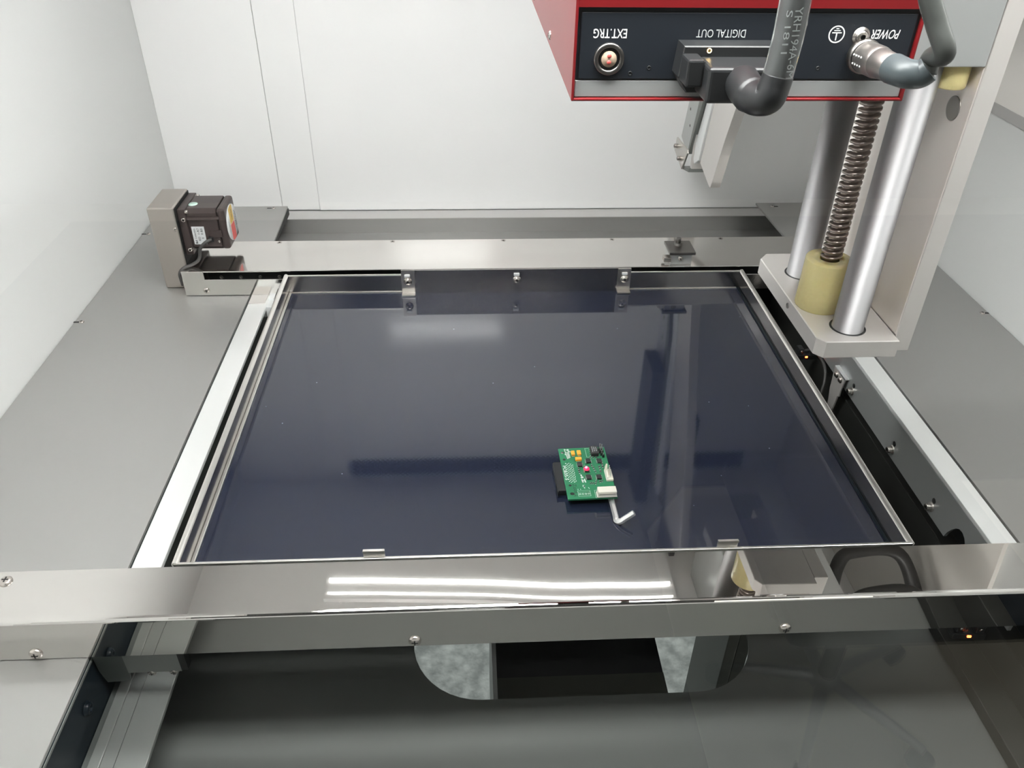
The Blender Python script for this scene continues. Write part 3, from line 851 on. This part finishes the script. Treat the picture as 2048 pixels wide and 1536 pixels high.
# earth symbol
ES = (.2064, .3556)
b = MB()
n = 36
ri, ro = .0039, .0046
for k in range(n):
    a0, a1 = 2 * math.pi * k / n, 2 * math.pi * (k + 1) / n
    b.poly([(ES[0] + r_ * math.cos(a), PF, ES[1] + r_ * math.sin(a)) for r_, a in ((ri, a0), (ro, a0), (ro, a1), (ri, a1))])
for (x0, x1, z0, z1) in ((-.00035, .00035, -.0032, .0005), (-.0027, .0027, .0005, .0011), (-.0018, .0018, .0017, .0022), (-.0008, .0008, .0027, .0032)):
    b.poly([(ES[0] + x0, PF, ES[1] + z0), (ES[0] + x1, PF, ES[1] + z0), (ES[0] + x1, PF, ES[1] + z1), (ES[0] + x0, PF, ES[1] + z1)])
b.build('earth_symbol', 'white', pn, label='white circled earth symbol')
screw(pn, (.2203, PF, .3547), (0, -1, 0), .0036, 'button', 'earth_screw')
# trigger socket
s_ = thing  # noqa
sk = MB().lathe((.0797, FY + .0018, .3424), (0, -1, 0), [(.0086, 0), (.0086, .0016), (.0080, .0022), (.0064, .0022), (.0060, .0016), (.0056, -.0006), (0, -.0006)], 40).build('trigger_socket', 'ring', t, label='round two-pin socket')
MB().lathe((.0797, FY + .0012, .3424), (0, -1, 0), [(.0057, 0), (.0057, .0002), (.0041, .0003), (.0041, 0)], 30).build('socket_ring', 'dark', sk)
ins = MB().lathe((.0797, FY + .0014, .3424), (0, -1, 0), [(.0043, 0), (.0043, .0012), (0, .0012)], 30)
ins.build('socket_insert', 'peach', sk)
for dz in (.0017, -.0017):
    MB().lathe((.0797, FY + .0001, .3424 + dz), (0, -1, 0), [(.0012, 0), (.0012, .0002), (0, .0002)], 14).build('pin_hole', 'redprint', sk)
# small print screws
for x, z in ((.0925, .3345), (.1030, .3375), (.2000, .3375)):
    MB().lathe((x, PF + .0002, z), (0, -1, 0), [(.0012, 0), (.0012, .0003), (.0007, .0003), (.0007, 0), (0, 0)], 12).build('small_screw', 'black', pn)

seat(t, (.1130, .4608, .3560), .72)
# data plug, hood and sleeve cable
t = thing('data_cable', (.14, .44, .33), 'black angled data plug with clear sleeved cable in the digital socket', 'cable')
b = MB().prism([(.1175, .3525), (.1690, .3525), (.1690, .3380), (.1640, .3280), (.1215, .3280), (.1160, .3365)], 'y', .4560, FY + .0018, bevel=.0006)
b.build('plug_flange', 'black', t)
MB().box(.1165, .1255, .4400, .4560, .3350, .3490, bevel=.0012).build('latch_block', 'black', t)
MB().box(.1225, .1265, .4430, .4470, .3455, .3475, bevel=.0003).build('latch', 'black', t)
MB().box(.1255, .1640, .4300, .4560, .3290, .3475, bevel=.0022, seg=3).build('plug_hood', 'black', t)
MB().cyl((.1310, .4555, .3505), (.1310, .4545, .3505), .0013, 14).build('brass_screw', 'gold', t)
cp = [(.1440, .4320, .3400), (.1440, .4230, .3385), (.1460, .4140, .3370), (.1500, .4065, .3390), (.1520, .4060, .3455), (.1528, .4060, .3500)]
MB().tube(cp, .0080, 20, rf=lambda u: .0092 if u < .35 else .0086 - .0016 * (u - .35)).build('elbow', 'black', t)
MB().tube([(.1522, .4060, .348), (.1540, .4062, .365), (.1543, .4064, .383), (.1540, .4066, .410), (.152, .41, .47), (.15, .43, .625)], .0050, 16).build('inner_cable', 'black', t)
sl = MB().tube([(.1524, .4060, .3470), (.1540, .4062, .365), (.1543, .4064, .383), (.1540, .4066, .410)], .0074, 24).build('clear_sleeve', 'sleeve', t, label='clear plastic sleeve with white print')
text('sleeve_print', 'YRH194A-6M', (.1552, .4006, .3655), (.05, 0, -1), (1, 0, .05), .0050, 'greyprint', t, width=.032)
text('sleeve_print', 'S 1811', (.1508, .4006, .3700), (.05, 0, -1), (1, 0, .05), .0042, 'greyprint', t, width=.019)

seat(t, (.1008, .3168, .3636), .72)
# power plug and cable
t = thing('power_cable', (.225, .44, .335), 'thick grey power cable bending up from a round metal plug', 'cable')
p0 = Vector((.2235, FY + .0018, .3445)); p1 = Vector((.2265, .4180, .3465))
ax = p1 - p0
L = ax.length
MB().lathe(p0, ax, [(.0090, 0), (.0094, .0010), (.0094, .0045), (.0085, .0052)], 36).build('socket_collar', 'ring', t)
MB().lathe(p0, ax, [(.0080, .0050), (.0085, .0060), (.0085, .0190), (.0079, .0205), (.0075, .0215)], 36).build('plug_sleeve', 'nickel', t, label='knurled nickel plug sleeve')
MB().lathe(p0, ax, [(.0075, .0200), (.0080, .0222), (.0076, .0240), (.0070, .0370), (.0068, .0372)], 36).build('plug_body', 'nickel', t)
u_ = ax.normalized()
for row, ang in ((0, 200), (1, 168)):
    side = Vector((math.cos(math.radians(ang)), 0, math.sin(math.radians(ang))))
    side = (side * .7 + Vector((0, 0, 0))).normalized()
    for k in range(4):
        p = p0 + u_ * (.0075 + .0028 * k) + side * .0086
        MB().lathe(p - side * .0004, side, [(.0006, 0), (.0006, .0006), (0, .0008)], 8).build('grip_dot', 'alu', t)
e0 = p0 + u_ * .0360
MB().tube([e0, e0 + u_ * .005, e0 + u_ * .010 + Vector((.002, 0, -.0004)), e0 + u_ * .013 + Vector((.007, 0, .0000)), e0 + u_ * .0145 + Vector((.0100, 0, .003))],
          .0076, 22, rf=lambda u: .0078 - .0010 * u).build('elbow_boot', 'boot', t, label='blue-grey moulded elbow boot')
c0 = e0 + u_ * .0140 + Vector((.0098, 0, .0005))
MB().tube([c0, c0 + Vector((.0005, .0000, .008)), (.2345, .4080, .3600), (.2285, .4130, .3730), (.2220, .4180, .3880), (.214, .425, .42), (.205, .43, .48), (.20, .43, .625)], .0051, 18).build('cable', 'cable2', t)

seat(t, (.1620, .3168, .3672), .72)
# ------------------------------------------------------------------ circuit board
ZB = .0143
PO = Vector((.0740, .4657, ZB))
PR = math.radians(1.7)
EX = Vector((math.cos(PR), math.sin(PR), 0)); EY = Vector((-math.sin(PR), math.cos(PR), 0)); EZ = Vector((0, 0, 1))


def W(u, v, h):
    return PO + EX * (u * .001) + EY * (v * .001) + EZ * (h * .001)


pcb = thing('circuit_board', PO + EX * .02 + EY * .03 + EZ * -.0078, 'green circuit board with a glowing red LED resting in the tray', 'circuit board')


def pbox(name, u0, u1, v0, v1, h0, h1, m, parent=pcb, bevel=0.0, label=None, build=True, b=None):
    b2 = b or MB()
    n0 = len(b2.bm.verts)
    b2.box(u0 * .001, u1 * .001, v0 * .001, v1 * .001, h0 * .001, h1 * .001, bevel=bevel * .001, seg=1)
    b2.bm.verts.ensure_lookup_table()
    for v in b2.bm.verts[n0:]:
        v.co = PO + EX * v.co.x + EY * v.co.y + EZ * v.co.z
    if build:
        return b2.build(name, m, parent, label=label)
    return b2


pbox('board', 0, 39.4, 0, 62.2, -1.5, 0, 'pcb', label='green board')
def ring_on(name, u, v, r, m='dark', h=.05):
    return MB().lathe(W(u, v, 0), (0, 0, 1), [(r * .001, 0), (r * .001, h * .001), (0, h * .001)], 20).build(name, m, pcb)
for u, v, r in ((3.0, 56.8, 1.4), (3.4, 47.9, 1.2), (3.9, 16.0, 1.2), (4.2, 6.2, 1.7)):
    ring_on('mounting_hole', u, v, r, 'ring' if u < 3.1 else 'dark')
# solder field under the edge connector
for i in range(10):
    for j in range(5):
        u = 3.8 + j * 1.35 + (i % 2) * .2; v = 42.8 - i * 2.45 - (j % 2) * 1.1
        if j == 4 and i < 1:
            continue
        MB().lathe(W(u, v, 0), (0, 0, 1), [(.00044, 0), (.00034, .00035), (0, .0005)], 8).build('solder_joint', 'white', pcb)
# tantalum capacitors
for u, v, du, dv in ((11.5, 54.0, 1.5, 2.6), (16.6, 54.2, 1.6, 2.6), (15.0, 46.5, 2.6, 1.7)):
    pbox('capacitor', u - du, u + du, v - dv, v + dv, .2, 2.2, 'tantal', bevel=.2, label='orange block capacitor')
    pbox('solder_pad', u - du * .8, u + du * .8, v - dv - .4, v - dv, 0, .5, 'solder')


def chip(u, v, du, dv, h, n, along='v', lab=None):
    c = pbox('chip', u - du, u + du, v - dv, v + dv, .25, h, 'chip', bevel=.2, label=lab)
    b = MB()
    for i in range(n):
        f = -1 + (2 * i + 1) / n
        for s in (-1, 1):
            pbox('', u + s * (du + .3) - .5, u + s * (du + .3) + .5, v + f * dv - .25, v + f * dv + .25, .05, .45, None, build=False, b=b)
    b.build('pins', 'solder', c)
    return c


d = chip(29.6, 55.0, 3.2, 5.0, 3.6, 4, lab='larger black chip')
for k in range(3):
    strokes('chip_print', W(27.9 + k * 1.6, 55.2, 3.7), -EY, -EX, .0070 - .0008 * k, .0008, 'greyprint', d, 6, 10 + k)
for u, v in ((15.2, 40.0), (23.0, 44.0), (32.2, 43.4), (20.2, 24.0), (28.6, 23.8), (20.0, 33.0)):
    chip(u, v, 1.9, 2.5, 1.6, 4)
# LED
lens = MB().lathe(W(19.7, 33.2, 1.6), (0, 0, 1), [(.0024, 0), (.0024, .0005), (.0017, .0012), (0, .0013)], 18).build('led', 'led_lens', pcb, label='glowing red LED')
MB().lathe(W(19.5, 33.6, 2.88), (0, 0, 1), [(.0010, 0), (.0009, .0004), (0, .0006)], 14).build('led_core', 'led_red', lens)
# passives
for u, v in ((13.6, 35.5), (13.6, 33.0), (13.6, 30.4), (19.5, 38.0), (25.0, 38.6), (26.0, 36), (26.2, 33.5), (27.0, 31.0), (31.0, 36.6), (31.0, 33.8), (31.2, 31.2), (25.6, 19.2), (30.3, 19.0), (20.8, 17.0),
             (22.6, 17.0), (24.5, 16.6), (27.8, 48.3), (30.4, 48.4), (25.5, 48.9), (33.8, 36.5), (33.9, 39.8), (28.6, 18.6), (15.0, 13.8)):
    c = pbox('resistor', u - .5, u + .5, v - .8, v + .8, 0, .6, 'chip')
    pbox('end_cap', u - .5, u + .5, v + .8, v + 1.2, 0, .6, 'solder', c)
    pbox('end_cap', u - .5, u + .5, v - 1.2, v - .8, 0, .6, 'solder', c)
# ivory connectors
c = pbox('wire_socket', 23.6, 38.3, -.6, 6.2, .6, 6.6, 'ivory', bevel=.4, label='wide ivory socket')
pbox('socket_base', 23.2, 38.8, .4, 6.8, 0, .8, 'ivory', c)
pbox('key_slot', 24.4, 37.6, -.75, -.6, 3.6, 4.0, 'ring', c)
c = pbox('pin_header', 33.9, 39.5, 18.5, 31.5, 0, 2.4, 'ivory', bevel=.3, label='ivory header with tall tab')
b = MB()
tp = [(19, 2.4), (31.0, 2.4), (31.0, 5.0), (28.5, 10.5), (27.6, 10.5), (25.8, 6.0), (19.5, 3.6)]
b.prism([(p[0] * .001, p[1] * .001) for p in tp], 'x', .0342, .0354)
for v in b.bm.verts:
    v.co = PO + EX * v.co.x + EY * v.co.y + EZ * v.co.z
b.build('tab', 'ivory', c)
for v in (21.0, 23.5, 26.0, 28.5):
    pbox('pin', 36.9, 37.5, v - .3, v + .3, 2.4, 8.6, 'solder', c)
# jumper pins at the far corner
for u, v in ((34.6, 57.6), (36.2, 57.2), (34.8, 54.8), (36.4, 54.4), (35.4, 51.6), (36.4, 49.2)):
    c = pbox('jumper', u - .9, u + .9, v - 1.1, v + 1.1, 0, 2.8, 'black', bevel=.2)
    pbox('pin', u - .3, u + .3, v - .3, v + .3, 2.8, 7.4 - (57.6 - v) * .35, 'solder', c)
# silkscreen
def outline(u0, u1, v0, v1, t_=.22):
    b = MB()
    for (a, c, d, e) in ((u0, u1, v0, v0 + t_), (u0, u1, v1 - t_, v1), (u0, u0 + t_, v0, v1), (u1 - t_, u1, v0, v1)):
        b.poly([W(a, d, .06), W(c, d, .06), W(c, e, .06), W(a, e, .06)])
    b.build('silkscreen_outline', 'white', pcb)
outline(8.8, 18.8, 2.8, 9.4)
outline(8.8, 18.8, 7.4, 9.4, .16)
outline(22.2, 39.2, -.0 + .2, 9.0)
outline(22.6, 27.4, 49.6, 61.4)
for k in range(4):
    ring_on('pad_ring', 10.4 + k * 2.3, 5.4, .85, 'white', .06)
    ring_on('pad_hole', 10.4 + k * 2.3, 5.4, .55, 'pcb', .09)
text('silkscreen_text', 'PCB35-5', W(2.0, 31.2, .06), EY * -1, EX, .0032, 'white', pcb, width=.0175, bold=.015)
# white printed mark: a triangle outline with a barred tail
def bar2(b, p, q, t_=.28):
    p = Vector((p[0], p[1])); q = Vector((q[0], q[1])); d_ = (q - p).normalized(); n_ = Vector((-d_.y, d_.x)) * t_
    b.poly([W(*(p - n_), .06), W(*(q - n_), .06), W(*(q + n_), .06), W(*(p + n_), .06)])
b = MB()
for p_, q_ in (((5.0, 61.2), (8.2, 59.0)), ((8.2, 59.0), (10.2, 57.4)), ((5.0, 61.2), (5.6, 57.2)), ((5.6, 57.2), (10.2, 57.4)), ((8.2, 59.0), (8.6, 50.0)), ((5.6, 57.2), (6.4, 48.4)),
               ((5.9, 54.8), (8.4, 55.4)), ((6.1, 53.2), (8.5, 53.9)), ((6.2, 51.6), (8.6, 52.3)), ((6.3, 50.2), (8.6, 50.0)), ((6.9, 49.2), (8.7, 50.2)), ((4.9, 55.4), (5.2, 53.4)), ((7.1, 56.8), (7.6, 50.4))):
    bar2(b, p_, q_)
b.build('printed_mark', 'white', pcb)
b = MB()
for p_, q_, t_ in (((14.4, 28.4), (14.7, 25.8), .55), ((14.5, 25.4), (15.3, 24.0), 1.15), ((14.3, 22.6), (14.8, 18.6), .55), ((16.4, 23.0), (16.9, 18.6), .5), ((15.2, 21.6), (15.8, 20.4), .3)):
    bar2(b, p_, q_, t_)
b.build('printed_mark', 'white', pcb)
b = MB()
for p_, q_ in (((9.4, 11.4), (9.5, 10.2)), ((11.2, 11.2), (11.8, 10.4)), ((14.2, 15.8), (14.0, 13.6)), ((14.6, 12.6), (15.2, 11.4)), ((18.0, 12.8), (18.8, 11.0))):
    bar2(b, p_, q_, .25)
b.build('printed_mark', 'white', pcb)
text('handwriting', 'Zool', W(7.2, 12.2, .06), EY * -1, EX, .0042, 'ink', pcb, width=.0105)
text('handwriting', '5-', W(6.9, 4.2, .06), EX, EY, .0038, 'ink', pcb, width=.0035)
ring_on('fiducial', 8.0, 60.3, .8, 'white', .06)
# black edge connector under the left side
c = pbox('edge_connector', -6.0, 2.5, 12.0, 47.0, -5.0, -1.5, 'black', bevel=.3, label='long black connector below the board')
pbox('connector_shoulder', -6.6, -6.0, 11.0, 46.5, -7.6, -2.0, 'black', c)
pbox('connector_body', -6.0, 2.0, 13.0, 46.0, -7.7, -5.0, 'black', c)

# hex key
b = MB()
kp = [(.1075, .5000, .0091), (.1092, .4700, .0091), (.1098, .4510, .0091), (.1101, .4472, .0081), (.1125, .4448, .0098), (.1160, .4447, .0130), (.1222, .4452, .0180)]
b.tube(kp, .00235, 6, samples=6)
for f_ in b.bm.faces:
    f_.smooth = False
o = b.build('hex_key', 'hexkey')
tag(o, 'bent steel hex key sticking out from under the circuit board', 'hex key')

# ------------------------------------------------------------------ optical sensors
def sensor(x, y, z, lab):
    t = thing('optical_sensor', (x, y, z), lab, 'sensor')
    MB().box(x - .012, x + .012, y - .006, y + .006, z, z + .006, bevel=.0008).build('sensor_body', 'black', t)
    for dx in (-.007, .007):
        MB().box(x + dx - .003, x + dx + .003, y - .005, y + .005, z + .006, z + .0135, bevel=.0008).build('sensor_arm', 'black', t)
        screw(t, (x + dx, y - .0052, z + .0105), (0, -1, 0), .0014, 'pan')
    MB().box(x - .0016, x + .0012, y - .0068, y - .0058, z + .0030, z + .0050, bevel=.0003).build('led', 'led_orange', t, label='glowing orange-red LED')
    return t


s1 = sensor(.3845, .765, -.0530, 'small black optical sensor with orange light between tray and right rail')
o = MB().tube([(.384, .768, -.047), (.392, .760, -.040), (.3930, .745, -.040), (.3935, .730, -.044), (.3900, .715, -.055), (.38, .70, -.075)], .0018, 10).build('sensor_cable', 'cable')
tag(o, 'thin black cable from the optical sensor beside the right rail', 'cable')
s2 = sensor(.3625, .3700, -.0400, 'black optical sensor with orange light below the near beam at bottom right')
s2.rotation_euler = (0, 0, math.radians(-6))

# flag bracket under the near beam on the left
t = thing('stop_bracket', (-.225, .346, -.045), 'bent grey stop bracket hanging under the left of the near beam', 'bracket')
MB().box(-.2326, -.1975, .3460, .3472, -.0200, .0004).build('front_plate', 'ledge2', t)
MB().prism([(-.2522, .0004), (-.2326, .0004), (-.2326, -.0215), (-.2335, -.0290), (-.2490, -.0300), (-.2515, -.0180)], 'y', .3466, .3480).build('side_plate', 'ledge', t)
MB().box(-.1975, -.1930, .3460, .3530, -.0190, .0004).build('fold', 'dark', t)
for x in (-.2180, -.2035):
    screw(t, (x, .3472, -.0215), (0, -1, 0), .0030, 'pan')

# ------------------------------------------------------------------ lamps
t = thing('tube_lamp', (.048, .833, ZC), 'thin twin tube lamp on the chamber ceiling', 'lamp')
MB().box(-.215, .310, .802, .905, ZC - .008, ZC - .0002).build('lamp_body', 'wall', t)
MB().cyl((-.2100, .8360, ZC - .0105), (.3045, .8360, ZC - .0105), .0024, 12).build('tube', 'tube', t)
MB().cyl((-.2100, .8120, ZC - .0095), (.3045, .8120, ZC - .0095), .0010, 12).build('tube', 'tube', t)
t = thing('panel_lamp', (.035, .30, ZC), 'wide lit lamp on the chamber ceiling near the window', 'lamp')
MB().box(-.20, .27, .235, .345, ZC - .012, ZC - .0002).build('lamp_body', 'wall_gray', t)
MB().box(-.19, .26, .243, .337, ZC - .016, ZC - .0121).build('diffuser', 'lamp', t)

t = thing('panel_lamp', (-.09, .60, ZC), 'narrow bright lamp at the middle of the chamber ceiling', 'lamp')
MB().box(-.20, .08, .585, .655, ZC - .012, ZC - .0002).build('lamp_body', 'wall_gray', t)
MB().box(-.19, .07, .590, .650, ZC - .016, ZC - .0121).build('diffuser', 'lamp_main', t)

t = thing('panel_lamp', (.51, .50, ZC), 'small lit lamp at the right edge of the chamber ceiling', 'lamp')  # added with no seen source, to brighten the right side
MB().box(.455, .565, .32, .50, ZC - .012, ZC - .0002).build('lamp_body', 'wall_gray', t)
MB().box(.460, .560, .33, .49, ZC - .016, ZC - .0121).build('diffuser', 'lamp_side', t)

# room lamp and the chair standing outside behind the camera
ld = bpy.data.lights.new('room_lamp', 'AREA')
ld.energy = ROOM_POWER; ld.size = .8; ld.color = (1, .95, .84)
lo = bpy.data.objects.new('room_lamp', ld)
COL.objects.link(lo); lo.location = (1.0, -.80, .70)
ld = bpy.data.lights.new('hall_lamp', 'AREA')  # added behind the machine to light the concrete below the slot
ld.energy = 90; ld.size = 1.5; ld.color = (.96, 1, .97)
lo = bpy.data.objects.new('hall_lamp', ld)
COL.objects.link(lo); lo.location = (.2, 3.1, 1.6); lo.rotation_euler = (math.radians(-40), 0, 0)
ch = thing('office_chair', (.6428, -.76, -.902), 'office chair with a five-armed clear base outside the window', 'chair')
cx, cyy = .6428, -.76
MB().cyl((cx, cyy, -.84), (cx, cyy, -.50), .016, 18).build('gas_column', 'chairplastic', ch)
MB().cyl((cx, cyy, -.858), (cx, cyy, -.825), .026, 20, cham=.003).build('hub', 'chrome', ch)
for k in range(5):
    a = math.radians(-95 + 72 * k)
    e = Vector((cx + .19 * math.cos(a), cyy + .19 * math.sin(a), -.852))
    a_ = MB().tube([(cx + .02 * math.cos(a), cyy + .02 * math.sin(a), -.838), (cx + .1 * math.cos(a), cyy + .1 * math.sin(a), -.842), tuple(e)], .010, 10, rf=lambda u: .013 - .005 * u).build('arm', 'chrome', ch)
    MB().cyl((e.x - .012 * math.sin(a), e.y + .012 * math.cos(a), -.880), (e.x + .012 * math.sin(a), e.y - .012 * math.cos(a), -.880), .022, 18, cham=.002).build('caster', 'chairplastic', ch)
MB().box(cx - .20, cx + .20, cyy - .20, cyy + .18, -.52, -.46, bevel=.02, seg=3).build('seat', 'chairplastic', ch)
